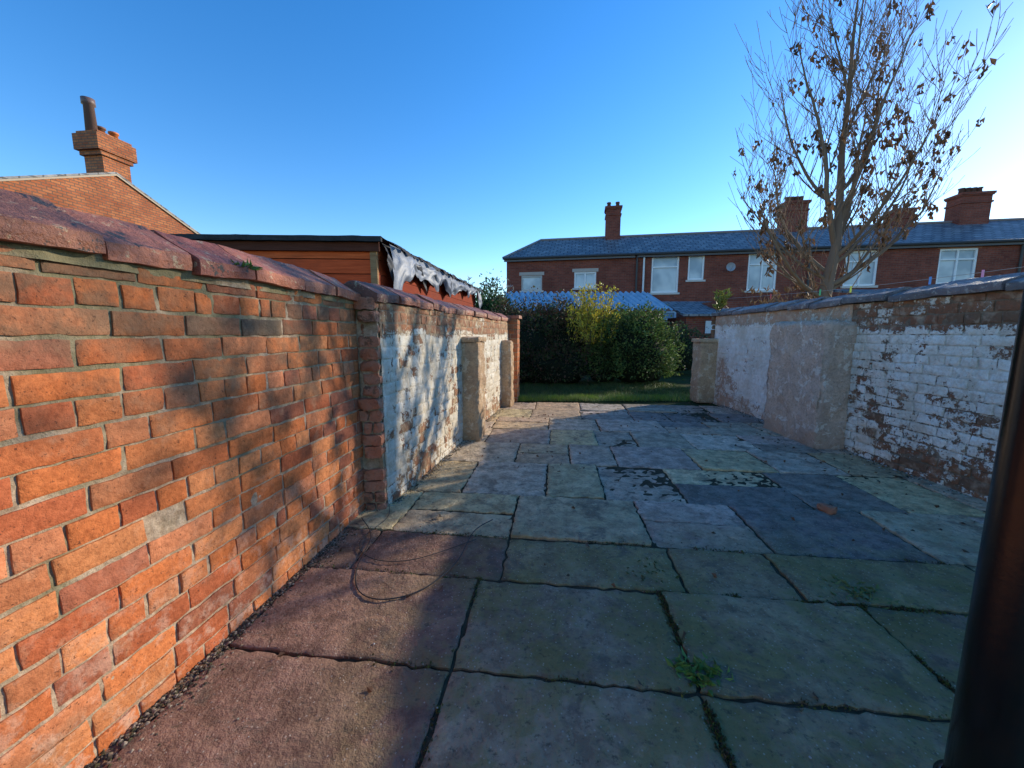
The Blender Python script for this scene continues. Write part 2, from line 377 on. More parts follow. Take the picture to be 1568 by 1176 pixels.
# left whitewashed section
ww=empty('whitewashed_garden_wall',(-.5,4.5,0))
W0=V((-.83,2.45,0)); W1=V((-.06,6.55,0)); a2=(W1-W0).normalized(); n2=V((a2.y,-a2.x,0))
mb=MB();mo=MB()
brickwall(mb,mo,W0,W1,n2,-.03,1.345,colf=lambda r,z,s:R.choice(COLS+DK[:2]),jmort=.003,amp=.004)
mb.build('painted_bricks',[M_paintL],ww,True); mo.build('painted_mortar',[M_paintLm],ww,True)
c=MB(); q=W0-n2*.02+a2*.02; c.box(q+V((0,0,-.05)),a2*((W1-W0).length-.02),-n2*.22,UP*1.39); c.build('wall_core',[M_mortar],ww)
mb=MB(); z=-.03;r=0
while z<1.34:
    wd=.14+R.uniform(-.03,.02); f=R.uniform(-.035,.02)
    if R.random()<.3: mb.rough(V((W0.x-wd,W0.y-.045+f,z)),V((wd*.45,.01,0)),V((0,.08,0)),V((0,0,.068)),.015,.008,22,R.choice(COLS)); mb.rough(V((W0.x-wd*.5,W0.y-.045+f*.3,z)),V((wd*.48,.01,0)),V((0,.08,0)),V((0,0,.066)),.015,.008,22,R.choice(COLS))
    elif R.random()>.1: mb.rough(V((W0.x-wd,W0.y-.045+f,z)),V((wd-.004,R.uniform(-.01,.02),0)),V((0,.08,0)),V((0,0,.068)),.015,.011,20,R.choice(COLS))
    z+=.078
mb.build('broken_brick_edge',[M_broken],ww,True)
mb=MB(); mb.rough(V((W0.x-.14,W0.y-.03,-.03)),V((.13,0,0)),V((0,.05,0)),V((0,0,1.37)),.03,.010,12); mb.build('jamb_mortar',[M_mortar],ww,True)
copingrun('coping',W0-a2*.06,W1,n2,1.345,M_copL,ww,.31,[(.6,.62,.62),(.8,.75,.75),(1,.9,.85),(.7,.6,.6)],over=.02,rise=.08)
def pier(name,mat,x0,y0,wx,wy,h,par,ang=.19,amp=.018,cap=None):
    mb=MB(); aa=V((math.sin(ang),math.cos(ang),0)); nn=V((math.cos(ang),-math.sin(ang),0))
    mb.rough(V((x0,y0,-.04)),nn*wx,aa*wy,UP*(h+.04),.022,amp,7)
    if cap: mb.rough(V((x0,y0,h-.0))-nn*.015-aa*.015,nn*(wx+.03),aa*(wy+.03),UP*cap,.02,.012,9)
    return mb.build(name,[mat],par,True)
pier('pier',M_pierL,-.60,4.06,.25,.30,1.06,ww,cap=.05)
pier('pier_back',M_pierL,-.23,6.0,.22,.22,1.04,ww)
mb=MB();mo=MB()
E=V((-.16,6.62,0)); ae=V((.25,-.045,0))
brickwall(mb,mo,E,E+ae,V((-.178,-.984,0)),-.03,1.40,colf=lambda r,z,s:R.choice(COLS))
E2=E+ae; brickwall(mb,mo,E2,E2+V((.045,.25,0)),V((.984,-.178,0)),-.03,1.40,colf=lambda r,z,s:R.choice(COLS))
c=MB(); c.box(E+V((.0,.02,-.03)),ae*.93,V((.045,.25,0)),UP*1.43); c.build('end_pier_core',[M_mortar],ww)
mb.build('end_pier_bricks',[M_brick],ww,True); mo.build('end_pier_mortar',[M_mortar],ww,True)
mb=MB(); mb.rough(E+V((-.03,-.03,1.40)),ae*1.25,V((.05,.30,0)),UP*.05,.03,.006,9); mb.build('end_pier_cap',[M_copL],ww,True)

# ------------------------------------------------------------ right wall
rw=empty('whitewashed_garden_wall',(3.3,3,0))
def RX(y): return 3.26+.041*(y-2.556)
aR=V((.041,1,0)).normalized(); nR=V((-aR.y,aR.x,0))
P0=V((RX(-1.5),-1.5,0)); P1=V((RX(3.80),3.80,0)); P2=V((RX(6.55),6.55,0))
mb=MB();mo=MB()
brickwall(mb,mo,P0,P1,nR,-.03,1.43,colf=lambda r,z,s:R.choice(COLS+DK[:1]),jmort=.006,amp=.006,depth=.024,jw=.011,oj=.007)
mb.build('painted_bricks',[M_paintR],rw,True); mo.build('painted_mortar',[M_paintRm],rw,True)
mb=MB();mo=MB()
brickwall(mb,mo,P1,P2,nR,-.03,1.43,colf=lambda r,z,s:R.choice(COLS),jmort=.002,amp=.004)
mb.build('plastered_bricks',[M_plasterR],rw,True); mo.build('plaster_coat',[M_plasterR],rw,True)
c=MB(); c.box(P0-nR*.02+V((0,0,-.05)),aR*(P2-P0).length,-nR*.22,UP*1.48); c.build('wall_core',[M_mortar],rw)
copingrun('coping',P0,P2+aR*.05,nR,1.43,M_copR,rw,.42,[(1,1,1),(1.2,1.1,1.1),(.8,.8,.85),(1,.9,.95)],over=.045,lip=.05,rise=.07,jj=.012)
mb=MB(); mb.rough(V((RX(3.75)-.27,3.74,-.04)),nR*-.30,aR*.88,UP*1.31,.025,.026,5); mb.build('buttress',[M_pier],rw,True)
mb=MB(); mb.rough(V((3.14,6.42,-.04)),V((.36,0,0)),V((0,.30,0)),UP*1.05,.025,.014,7); mb.rough(V((3.11,6.39,1.0)),V((.40,0,0)),V((0,.34,0)),UP*.06,.025,.010,7)
mb.build('end_pier',[M_pierL],rw,True)
mb=MB();mo=MB(); Q=V((RX(6.55)-.06,6.56,0))
brickwall(mb,mo,Q,Q+V((.30,0,0)),V((0,-1,0)),1.06,1.43,colf=lambda r,z,s:R.choice(DK)); mb.build('end_bricks',[M_brick],rw,True)

# ------------------------------------------------------------ paving
pv=MB(); th=math.radians(6.5); pa=V((math.cos(th),-math.sin(th),0)); pb=V((math.sin(th),math.cos(th),0)); O=V((-.35,0,0))
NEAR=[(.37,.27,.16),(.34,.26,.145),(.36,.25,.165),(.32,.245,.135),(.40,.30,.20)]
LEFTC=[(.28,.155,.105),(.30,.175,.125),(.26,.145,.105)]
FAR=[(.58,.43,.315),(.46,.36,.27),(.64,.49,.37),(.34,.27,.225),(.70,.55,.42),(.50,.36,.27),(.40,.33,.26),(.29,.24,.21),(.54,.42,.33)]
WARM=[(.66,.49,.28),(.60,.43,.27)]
def slab(u0,u1,v0,v1,c,tilt=.004):
    if u1-u0<.05 or v1-v0<.05: return
    g=.003+R.uniform(0,.006)
    oo=O+pa*(u0+g)+pb*(v0+g)+UP*R.uniform(-.006,.003)
    c=tuple(x*R.uniform(.95,1.05) for x in c); k=R.uniform(.86,1.14); c=tuple(x*k for x in c)
    pv.block(oo,pa,pb,UP,u1-u0-2*g,v1-v0-2*g,c,max(4,int((u1-u0)/.03)),max(4,int((v1-v0)/.03)),.035,tilt,.008,.016)
cols=[-2.0,-.85,.0,.83,1.65,2.45,3.3,4.2]
vr=[-1.7,-1.0,-.3,.42,1.20,1.70]
for j in range(len(vr)-1):
    for i in range(len(cols)-1):
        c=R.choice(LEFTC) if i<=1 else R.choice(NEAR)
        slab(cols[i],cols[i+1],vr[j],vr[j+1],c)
u=-2.0
for wd in [1.35,.75,.85,.5,.95,.62,.7,.8]:
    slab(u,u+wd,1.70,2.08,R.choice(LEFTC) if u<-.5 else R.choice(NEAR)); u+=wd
v=2.08
for k,hh in enumerate([.58,.70,.62,.60,.66,.58,.62]):
    u=-1.2+R.uniform(-.3,.0); v1=v+hh
    while u<4.6:
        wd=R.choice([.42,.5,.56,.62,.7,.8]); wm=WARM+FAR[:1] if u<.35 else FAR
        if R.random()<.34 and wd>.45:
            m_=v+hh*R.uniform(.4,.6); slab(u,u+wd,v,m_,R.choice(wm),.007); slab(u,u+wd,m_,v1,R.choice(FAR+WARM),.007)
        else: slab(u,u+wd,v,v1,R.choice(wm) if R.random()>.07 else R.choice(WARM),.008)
        u+=wd
    v=v1
ENDV=v
pv.build('stone_paving',[M_slab],None,True)
js=MB(); js.sheet(O+pa*-2.2+pb*-1.75+V((0,0,-.012)),pa,pb,UP,7.0,ENDV+1.75,.1,.006,6); js.build('paving_bed',[M_soil],None,True)

# ------------------------------------------------------------ debris, litter, weeds
db=MB()
def pebble(mb,p,r,c):
    vs=[V(p)+V((math.cos(k*1.257)*r*R.uniform(.7,1.2),math.sin(k*1.257)*r*R.uniform(.7,1.2),0)) for k in range(5)]
    vs.append(V(p)+V((R.uniform(-.3,.3)*r,R.uniform(-.3,.3)*r,r*R.uniform(.5,.9))))
    mb.add(vs,[(k,(k+1)%5,5) for k in range(5)],c)
for i in range(3800):
    t=R.random(); p=S0+(B0-S0)*t+nL*abs(R.gauss(0,.045)); pebble(db,(p.x,p.y,-.002+R.uniform(0,.004)),R.uniform(.002,.008),R.choice([(.10,.08,.06),(.2,.14,.1),(.05,.04,.03),(.3,.24,.18),(.07,.06,.03)]))
for i in range(1200):
    t=R.random(); p=W0+(W1-W0)*t+n2*abs(R.gauss(0,.04)); pebble(db,(p.x,p.y,0),R.uniform(.003,.010),R.choice([(.10,.08,.06),(.2,.16,.1),(.06,.05,.03),(.45,.4,.33)]))
for i in range(900):
    y=R.uniform(1.5,6.5); p=V((RX(y)-abs(R.gauss(0,.06)),y,0)); pebble(db,p,R.uniform(.003,.012),R.choice([(.10,.08,.06),(.2,.16,.12),(.06,.05,.03),(.5,.48,.45)]))
for i in range(500):
    y=R.uniform(.9,6.5); pebble(db,(R.uniform(-.9,3.1),y,.001),R.uniform(.0015,.005),R.choice([(.3,.27,.22),(.12,.1,.07),(.5,.47,.42)]))
db.build('wall_foot_rubble',[M_debris])
lt=MB()
for i in range(300):
    y=R.uniform(.9,6.7); x=R.uniform(-1+.19*max(0,y-2),3.2)
    if R.random()<.5: x=3.25-abs(R.gauss(0,.5))
    p=V((x,y,.006)); L=R.uniform(.012,.04)
    lt.leaf(p,V((R.gauss(0,1),R.gauss(0,1),.15)),L*.35,L,R.choice([(.16,.08,.04),(.10,.055,.03),(.22,.12,.06),(.07,.05,.03)]))
for cx,cy,n in [(.28,3.45,12),(1.9,4.9,16),(2.9,3.2,22),(.2,5.1,12)]:
    for i in range(n): lt.leaf(V((cx+R.gauss(0,.26),cy+R.gauss(0,.2),.008)),V((R.gauss(0,1),R.gauss(0,1),.3)),.011,R.uniform(.02,.04),R.choice([(.14,.07,.035),(.22,.11,.055)]))
lt.build('fallen_leaves',[M_leaf])
def weed(name,x,y,n,L,cols,spread=.04,upd=.5):
    mb=MB()
    for i in range(n):
        an=R.uniform(0,6.283); q=V((x+R.gauss(0,spread),y+R.gauss(0,spread*.8),-.005)); d=V((math.cos(an),math.sin(an),upd*R.uniform(.3,1.3)))
        l=L*R.uniform(.5,1.1); mb.leaf(q,d,l*.2,l,R.choice(cols),0,.15)
    return mb.build(name,[M_leaf])
GR=[(.12,.21,.04),(.18,.29,.055),(.10,.17,.035),(.22,.33,.07)]
weed('dandelion_weed',.64,1.175,110,.055,GR,.032)
weed('dandelion_weed',1.556,1.573,70,.05,[(.13,.18,.06),(.17,.21,.07)],.06)
weed('dandelion_weed',.68,1.72,40,.03,[(.10,.13,.035),(.08,.10,.03)],.06)
ms=MB()
def mossline(u0,v0,u1,v1,n):
    for i in range(n):
        t=R.random(); p=O+pa*(u0+(u1-u0)*t+R.gauss(0,.009))+pb*(v0+(v1-v0)*t+R.gauss(0,.009)); k=NZ(p,4)
        if k<-.05: continue
        l=R.uniform(.006,.016); ms.leaf(V((p.x,p.y,-.006)),V((R.gauss(0,.7),R.gauss(0,.7),.8)),l*.28,l,R.choice([(.09,.10,.025),(.06,.055,.02),(.12,.14,.03),(.12,.07,.04)]))
mossline(.83,.3,.83,1.75,2600)
mossline(1.65,.3,1.65,1.75,1400); mossline(.9,1.70,3.2,1.70,2400); mossline(0,.3,0,1.7,400); mossline(-.8,1.2,3,1.2,700); mossline(-.8,2.08,3.5,2.08,1200); mossline(-.8,1.70,.9,1.70,400)
ms.build('joint_moss',[M_leaf])
def curveobj(name,pts,r,mat,parent=None):
    mb=MB(); P=[V(p) for p in pts]; out=[]
    for i in range(len(P)-1):
        p0=P[max(i-1,0)];p1=P[i];p2=P[i+1];p3=P[min(i+2,len(P)-1)]
        for k in range(10):
            t=k/10; out.append(.5*((2*p1)+(p2-p0)*t+(2*p0-5*p1+4*p2-p3)*t*t+(3*p1-p0-3*p2+p3)*t**3))
    out.append(P[-1]); mb.tube(out,r,6,(.03,.03,.03)); return mb.build(name,[mat],parent,True)
curveobj('loose_cable',[(-.93,2.25,.02),(-.80,2.05,.01),(-.76,1.75,.008),(-.68,1.58,.008),(-.55,1.53,.008),(-.40,1.60,.008),(-.28,1.80,.01),(-.22,2.1,.012),(-.12,2.25,.008)],.0028,M_paint)
curveobj('loose_cable',[(-.86,2.5,.05),(-.78,2.3,.01),(-.84,2.0,.008),(-.72,1.84,.006),(-.5,1.83,.006),(-.2,2.02,.008)],.002,M_paint)
mb=MB(); mb.rough(V((2.02,2.32,0)),V((.07,.015,0)),V((-.02,.09,0)),V((0,0,.05)),.015,.01,14); mb.build('loose_brick',[M_broken],None,True)

# ------------------------------------------------------------ downpipe in the foreground
cx,cy=.897,.625; dp=empty('downpipe',(cx,cy,0)); mb=MB()
mb.tube([(cx,cy,-.02),(cx,cy,.6),(cx,cy,1.2),(cx,cy,2.0),(cx,cy,3.6)],.052,40,cap=True); mb.build('pipe',[M_iron],dp,True)
for z in (.20,1.95):
    mb=MB(); mb.tube([(cx,cy,z-.05),(cx,cy,z-.045),(cx,cy,z+.04),(cx,cy,z+.05)],[.054,.061,.061,.054],40,cap=True)
    mb.tube([(cx,cy,z+.055),(cx,cy,z+.06),(cx,cy,z+.075),(cx,cy,z+.08)],[.054,.064,.064,.054],40)
    mb.box((cx-.02,cy-.065,z-.02),(.12,0,0),(0,.008,0),(0,0,.04)); mb.build('socket_collar',[M_iron],dp,True)

# ------------------------------------------------------------ shed with tarpaulin
sh=empty('wooden_shed',(-1.9,4.5,0))
sx=V((-1.24,3.62,0)); sdir=V((.134,.991,0)); sf=V((-.995,-.04,0))
mb=MB(); z=.0
while z<1.93:
    c=R.choice([(.78,.12,.035),(.70,.10,.03),(.84,.16,.045)])
    o1=sx+UP*z
    mb.box(o1+V((0,-.018,0)),sf*1.62,V((0,.02,0)),UP*.122,c,jit=.001)
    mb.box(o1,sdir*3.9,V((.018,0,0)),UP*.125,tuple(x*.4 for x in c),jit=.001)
    mb.box(o1+sf*1.60,sdir*3.9,V((-.018,0,0)),UP*.125,c,jit=.001)
    z+=.13
mb.build('cladding',[M_wood],sh)
mb=MB(); mb.box(sx+V((.02,-.035,0)),V((-.06,0,0)),V((0,.04,0)),UP*1.93,(.40,.24,.12)); 
mb.box(sx+V((.05,-.055,1.88)),sf*1.74,V((0,.03,0)),UP*.13,(.12,.04,.025)); mb.build('trim_boards',[M_wood],sh)
mb=MB()
o1=sx+V((.09,-.10,1.975)); mb.sheet(o1,sf,sdir,UP,1.86,4.15,.08,.012,3,(1,1,1),0,lambda p:.012*math.sin((p.x+2.2)*2.0))
mb.rough(sx+V((.09,-.10,1.955)),sf*1.86,V((0,.035,0)),UP*.045,.05,.006,5)
for i in range(34):
    s=i*.122; p=sx+sdir*s+V((.10+R.uniform(-.02,.03),0,1.985)); w_=.14; h_=R.uniform(.02,.07)
    mb.face([p,p+sdir*w_,p+sdir*w_*R.uniform(.6,1)+V((.03,0,-h_*R.uniform(.4,1))),p+sdir*w_*.2+V((.03,0,-h_))])
for i in range(16):
    s=i*.26+.05; p=sx+sdir*s+V((.06,-.08,1.985)); mb.box(p,V((-.25,0,.02)),sdir*.2,UP*.012,jit=.008)
mb.build('felt_roof',[M_felt],sh)
mb=MB()
for (s0,s1,drop,col,of) in [(.02,1.1,.30,(.06,.065,.08),.045),(.10,1.35,.36,(.19,.22,.28),.085),(1.0,2.3,.30,(.13,.155,.21),.07),(2.0,4.0,.34,(.16,.19,.25),.075)]:
    N=int((s1-s0)/.03);K=16;vs=[]
    for i in range(N+1):
        ss_=s0+i*.03
        dd=drop*max(.3,(.8+1.1*NZ((ss_,of*9,0),2.0)+.25*NZ((ss_,of*9,4),8)))
        for k in range(K):
            t=k/(K-1); s=s0+(s1-s0)*i/N
            p=sx+sdir*s+V((of+.05*math.sin(t*2.5)+.07*NZ((s*.8,t*.5,of*5),3.2)*t+.03*NZ((s,t*.6,of),9)*t,0,1.975-dd*t-.04*t*math.sin(s*3))); vs.append(p)
    mb.add(vs,[(i*K+k,i*K+k+1,(i+1)*K+k+1,(i+1)*K+k) for i in range(N) for k in range(K-1)],col)
mb.build('torn_tarpaulin',[M_tarp],sh,True)

# ------------------------------------------------------------ gable house left
gh=empty('gable_brick_house',(-13.4,14,0))
gd=V((.115,.993,0)).normalized(); gn=V((gd.y,-gd.x,0)); pk=V((-13.5,13.9,0))
zr=6.5; sl_=.43; hw=4.2; dpth=9
mb=MB()
A=pk-gd*hw;B=pk+gd*hw
def Z(p,z): return V((p.x,p.y,z))
ze=zr-sl_*hw
mb.face([Z(A,0),Z(B,0),Z(B,ze),Z(pk,zr),Z(A,ze)]); bk=-gn*dpth
mb.face([Z(B,0),Z(B+bk,0),Z(B+bk,ze),Z(B,ze)]); mb.face([Z(A,0),Z(A,ze),Z(A+bk,ze),Z(A+bk,0)]); mb.face([Z(A+bk,0),Z(A+bk,ze),Z(pk+bk,zr),Z(B+bk,ze),Z(B+bk,0)])
mb.build('walls',[M_gable],gh)
mb=MB()
for sg in (1,-1):
    E_=pk+gd*sg*(hw+.2); e0=Z(E_,zr-sl_*(hw+.2)+.03)+gn*.06; p0=Z(pk,zr+.03)+gn*.06
    q=(e0-p0); mb.box(p0,q,-gn*(dpth+.1),UP*.06)
mb.build('slate_roof',[M_slate],gh)
mb=MB()
for sg in (1,-1):
    E_=pk+gd*sg*(hw+.2); e0=Z(E_,zr-sl_*(hw+.2)-.03)+gn*.005; p0=Z(pk,zr-.03)+gn*.005
    mb.box(p0,e0-p0,gn*.05,UP*.055,(.28,.20,.13))
mb.build('verge_mortar',[M_paint],gh)
def stack(mb,c,d,n,w,dp_,z0,z1,cap=True):
    c=V(c); mb.box(Z(c,z0)-d*w/2-n*dp_/2,d*w,n*dp_,UP*(z1-z0))
    if cap:
        for k,(e,z,h) in enumerate([(.04,z1-.42,.08),(.04,z1-.10,.05),(.07,z1-.05,.10)]):
            mb.box(Z(c,z)-d*(w/2+e)-n*(dp_/2+e),d*(w+2*e),n*(dp_+2*e),UP*h)
def pot(mb,c,z,h=.45,r=.12,col=(.35,.13,.07)):
    mb.tube([V((c[0],c[1],z)),V((c[0],c[1],z+h*.8)),V((c[0],c[1],z+h*.82)),V((c[0],c[1],z+h))],[r,r*.85,r*1.12,r*1.1],12,col,cap=True)
mb=MB(); mbp=MB()
cc=pk-gn*.5+gd*.22
mb.box(Z(cc,5.9)-gd*.42-gn*.35,gd*.84,gn*.7,UP*1.3)
mb.box(Z(cc,7.05)-gd*.50-gn*.41,gd*1.0,gn*.82,UP*.14)
mb.box(Z(cc,7.19)-gd*.60-gn*.47,gd*1.2,gn*.94,UP*.50)
mb.box(Z(cc,7.69)-gd*.52-gn*.41,gd*1.04,gn*.82,UP*.10)
pot(mbp,cc-gd*.36,7.78,1.05,.16,(.16,.10,.09)); pot(mbp,cc-gd*.10,7.78,.30,.13,(.20,.10,.07)); pot(mbp,cc+gd*.30,7.78,.32,.13,(.6,.18,.06))
stack(mb,pk-gn*6+gd*2.6,gd,gn,.9,.6,5.0,6.3); pot(mbp,pk-gn*6+gd*2.4,6.4,.25,.12,(.5,.18,.08))
mb.build('chimney_stacks',[M_gable],gh); mbp.build('chimney_pots',[M_paint],gh,True)

# ------------------------------------------------------------ terrace
te=empty('brick_terraced_houses',(8,18,0))
tO=V((-.27,20,0)); td=V((.983,-.182,0)).normalized(); tn=V((.182,.983,0)).normalized()
def T(s,b,z): return tO+td*s+tn*b+UP*z
EZ=4.86; RZ=6.3; LEN=30
wins=[(.75,1.80,3.28,4.02),(3.38,4.43,3.36,4.12),(6.98,8.2,3.06,4.76),(8.6,9.3,3.62,4.76),(11.15,12.35,3.08,4.74),(15.0,16.25,3.2,4.68),(18.45,19.8,3.2,4.64),(23,24.2,3.1,4.7),
      (7.1,8.2,.9,2.2),(11.2,12.3,.9,2.2),(15.1,16.2,.9,2.2),(18.5,19.7,.9,2.2)]
def wallopen(mb,T,L,H,wins,b=0,rev=.11):
    ss=sorted(set([0,L]+[w[0] for w in wins]+[w[1] for w in wins])); zz=sorted(set([0,H]+[w[2] for w in wins]+[w[3] for w in wins]))
    for i in range(len(ss)-1):
        for j in range(len(zz)-1):
            sm=(ss[i]+ss[i+1])/2; zm=(zz[j]+zz[j+1])/2
            if any(w[0]<sm<w[1] and w[2]<zm<w[3] for w in wins): continue
            mb.face([T(ss[i],b,zz[j]),T(ss[i+1],b,zz[j]),T(ss[i+1],b,zz[j+1]),T(ss[i],b,zz[j+1])])
    for (a0,a1,z0,z1) in wins:
        mb.face([T(a0,b,z0),T(a0,b+rev,z0),T(a0,b+rev,z1),T(a0,b,z1)]); mb.face([T(a1,b,z0),T(a1,b,z1),T(a1,b+rev,z1),T(a1,b+rev,z0)])
        mb.face([T(a0,b,z1),T(a0,b+rev,z1),T(a1,b+rev,z1),T(a1,b,z1)])
mb=MB(); wallopen(mb,T,LEN,EZ,wins)
mb.face([T(0,0,0),T(0,0,EZ),T(0,5.4,EZ),T(0,5.4,0)]); mb.face([T(LEN,0,0),T(LEN,5.4,0),T(LEN,5.4,EZ),T(LEN,0,EZ)]); mb.face([T(0,5.4,0),T(0,5.4,EZ),T(LEN,5.4,EZ),T(LEN,5.4,0)])
mb.build('walls',[M_terr],te)
mb=MB(); e=.15; rz=RZ; hs_=1.4
mb.face([T(-e,-e,EZ),T(LEN,-e,EZ),T(LEN,2.7,rz),T(hs_,2.7,rz)]); mb.face([T(-e,-e,EZ),T(hs_,2.7,rz),T(-e,5.5,EZ)]); mb.face([T(-e,5.5,EZ),T(hs_,2.7,rz),T(LEN,2.7,rz),T(LEN,5.5,EZ)])
mb.face([T(-e,-e,EZ-.01),T(-e,5.5,EZ-.01),T(LEN,5.5,EZ-.01),T(LEN,-e,EZ-.01)])
mb.build('slate_roof',[M_slate],te)
mb=MB()
mb.tube([T(hs_,2.7,rz+.02),T(LEN,2.7,rz+.02)],.07,8,(.25,.20,.19)); mb.tube([T(-e,-e,EZ+.03),T(hs_,2.7,rz+.02)],.06,8,(.22,.2,.2))
mb.build('ridge_tiles',[M_paint],te)
mb=MB()
mb.box(T(-.1,-.17,EZ-.17),td*6.3,tn*.05,UP*.14,(.12,.12,.13)); mb.box(T(6.3,-.17,EZ-.17),td*(LEN-6.3),tn*.05,UP*.14,(.10,.10,.11))
mb.tube([T(-.15,-.23,EZ-.02),T(LEN,-.23,EZ-.02)],.06,8,(.06,.06,.065))
for s,c in [(6.62,(.75,.75,.75)),(6.30,(.05,.05,.05)),(13.6,(.05,.05,.05)),(21.2,(.05,.05,.05))]: mb.tube([T(s,-.08,EZ-.1),T(s,-.08,0)],.045,8,c)
mb.build('gutters_and_downpipes',[M_paint],te)
mb=MB();gl=MB();si=MB()
for i,(a0,a1,z0,z1) in enumerate(wins):
    f=.075; cw=(.85,.85,.85) if i!=0 else (.5,.47,.45)
    for (x0,x1,y0,y1) in [(a0,a0+f,z0,z1),(a1-f,a1,z0,z1),(a0+f,a1-f,z0,z0+f),(a0+f,a1-f,z1-f,z1)]: mb.box(T(x0,.03,y0),td*(x1-x0),tn*.06,UP*(y1-y0),cw)
    if z1-z0>1.3: zt=z1-(z1-z0)*.32; mb.box(T(a0+f,.035,zt),td*(a1-a0-2*f),tn*.05,UP*.06,cw)
    if i in(4,5,1,6): mb.box(T((a0+a1)/2-.03,.032,z0+f),td*.06,tn*.05,UP*((z1-z0)-2*f),cw)
    gl.face([T(a0+f,.09,z0+f),T(a1-f,.09,z0+f),T(a1-f,.09,z1-f),T(a0+f,.09,z1-f)])
    si.box(T(a0-.08,-.05,z0-.09),td*(a1-a0+.16),tn*.14,UP*.085,(.6,.55,.5)); si.box(T(a0-.1,-.006,z1+.003),td*(a1-a0+.2),tn*.02,UP*.16,(.45,.38,.33) if i<2 else (.35,.16,.11))
mb.build('window_frames',[M_paint],te);gl.build('window_panes',[M_glass],te);si.build('sills_and_lintels',[M_paint],te)
mb=MB();mp_=MB()
for s,w_,zt in [(5.3,.75,7.75),(14.0,1.0,7.5),(18.6,.7,6.9),(21.3,1.15,7.45)]:
    stack(mb,T(s,2.7,0),td,tn,w_,.8,5.4,zt)
    for k in range(2 if w_<1 else 4): 
        cpt=T(s-w_*.3+k*(w_*.6/(1 if w_<1 else 3)),2.7,0); pot(mp_,cpt,zt+.05,.3,.11,(.14,.08,.07))
mb.build('chimney_stacks',[M_terr],te);mp_.build('chimney_pots',[M_paint],te,True)
mb=MB(); c0=T(10.3,-.35,4.1)
rings=5;vs=[c0]; DR=.19
for r_ in range(1,rings+1):
    for k in range(20):
        an=k*math.pi/10; rr=DR*r_/rings; vs.append(c0+td*rr*math.cos(an)+UP*rr*math.sin(an)-tn*(.06*(r_/rings)**2))
fs=[(0,1+k,1+(k+1)%20) for k in range(20)]
for r_ in range(rings-1):
    for k in range(20): fs.append((1+r_*20+k,1+r_*20+(k+1)%20,1+(r_+1)*20+(k+1)%20,1+(r_+1)*20+k))
mb.add(vs,fs,(.35,.35,.37)); mb.tube([c0,T(10.3,0,4.0)],.02,6,(.3,.3,.3)); mb.tube([c0+UP*-DR,c0-tn*.3],.012,6,(.3,.3,.3)); mb.build('satellite_dish',[M_paint],te)

ob=empty('corrugated_outbuilding',(3,14.5,0)); mb=MB()
y0,y1=14.3,16.2
mb.aabox(.1,5.6,y0+.15,y1,0,1.98); mb.build('walls',[M_terr],ob)
mb=MB(); vs=[];N=240
for i in range(N+1):
    x=-.1+6.0*i/N; zz=.05*math.sin(i/N*6.0/.24*2*math.pi)
    vs+= [(x,y0,2.02+zz),(x-.25,y1+.2,2.85+zz)]
mb.add(vs,[(2*i,2*i+2,2*i+3,2*i+1) for i in range(N)]); mb.build('corrugated_roof',[M_corr],ob)
fb=empty('brick_outhouse',(8,14.5,0)); mb=MB(); mb.aabox(6.3,7.4,14.1,15.8,0,1.75); mb.aabox(7.6,11.5,14.6,16.2,0,2.35); mb.aabox(12.6,15.5,14.0,15.4,0,2.5); mb.build('walls',[M_terr],fb)
mb=MB(); mb.box((6.1,13.9,1.76),(5.5,0,0),(0,2.2,.62),(0,0,.07)); mb.box((12.4,13.8,2.51),(3.3,0,0),(0,1.8,.3),(0,0,.07)); mb.build('dark_roof',[M_slate],fb)
mb=MB(); mb.box((7.0,14.06,1.0),(.5,0,0),(0,.03,0),(0,0,.6),(.6,.62,.65)); mb.build('window',[M_paint],fb)
mb=MB();mb.aabox(-4,16,12.6,12.82,-.05,1.15); bw=mb.build('boundary_brick_wall',[M_terr])

# ------------------------------------------------------------ shrubs
def bush(name,blobs,n,size,cols,up=.2):
    mb=MB(); cr=MB()
    tot=sum(b[3]*b[5] for b in blobs)
    for (cx,cy,cz,rx,ry,rz) in blobs:
        for i in range(int(n*rx*rz/tot)):
            d=V([R.gauss(0,1) for _ in range(3)]).normalized()
            if d.z<-.5: d.z*=-1
            k=1-abs(R.gauss(0,.14))+.34*NZ(d,2.3,cx+cy)+.24*NZ(d,6,cx)
            if R.random()<.09: k+=R.uniform(.02,.30)
            p=V((cx+d.x*rx*k,cy+d.y*ry*k,cz+d.z*rz*k))
            if p.z<.0: p.z=R.uniform(0,.2)
            ld=(d+V([R.gauss(0,.8) for _ in range(3)])+UP*up); l=size*R.uniform(.6,1.3)
            c=R.choice(cols); f=R.uniform(.7,1.3)*(1+.8*NZ(p,3.5)); mb.leaf(p,ld,l*.3,l,tuple(x*f for x in c))
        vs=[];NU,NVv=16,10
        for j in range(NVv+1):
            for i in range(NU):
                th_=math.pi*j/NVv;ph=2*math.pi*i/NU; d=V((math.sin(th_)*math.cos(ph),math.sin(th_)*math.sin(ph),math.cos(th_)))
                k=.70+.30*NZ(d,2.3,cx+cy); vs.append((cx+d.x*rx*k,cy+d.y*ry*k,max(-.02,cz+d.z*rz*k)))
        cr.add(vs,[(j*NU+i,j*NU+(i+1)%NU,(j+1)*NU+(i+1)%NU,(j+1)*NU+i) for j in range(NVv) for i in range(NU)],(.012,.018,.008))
    e=empty(name,(blobs[0][0],blobs[0][1],0)); mb.build('leaves',[M_leaf],e)
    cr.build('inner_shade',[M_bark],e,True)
    return e
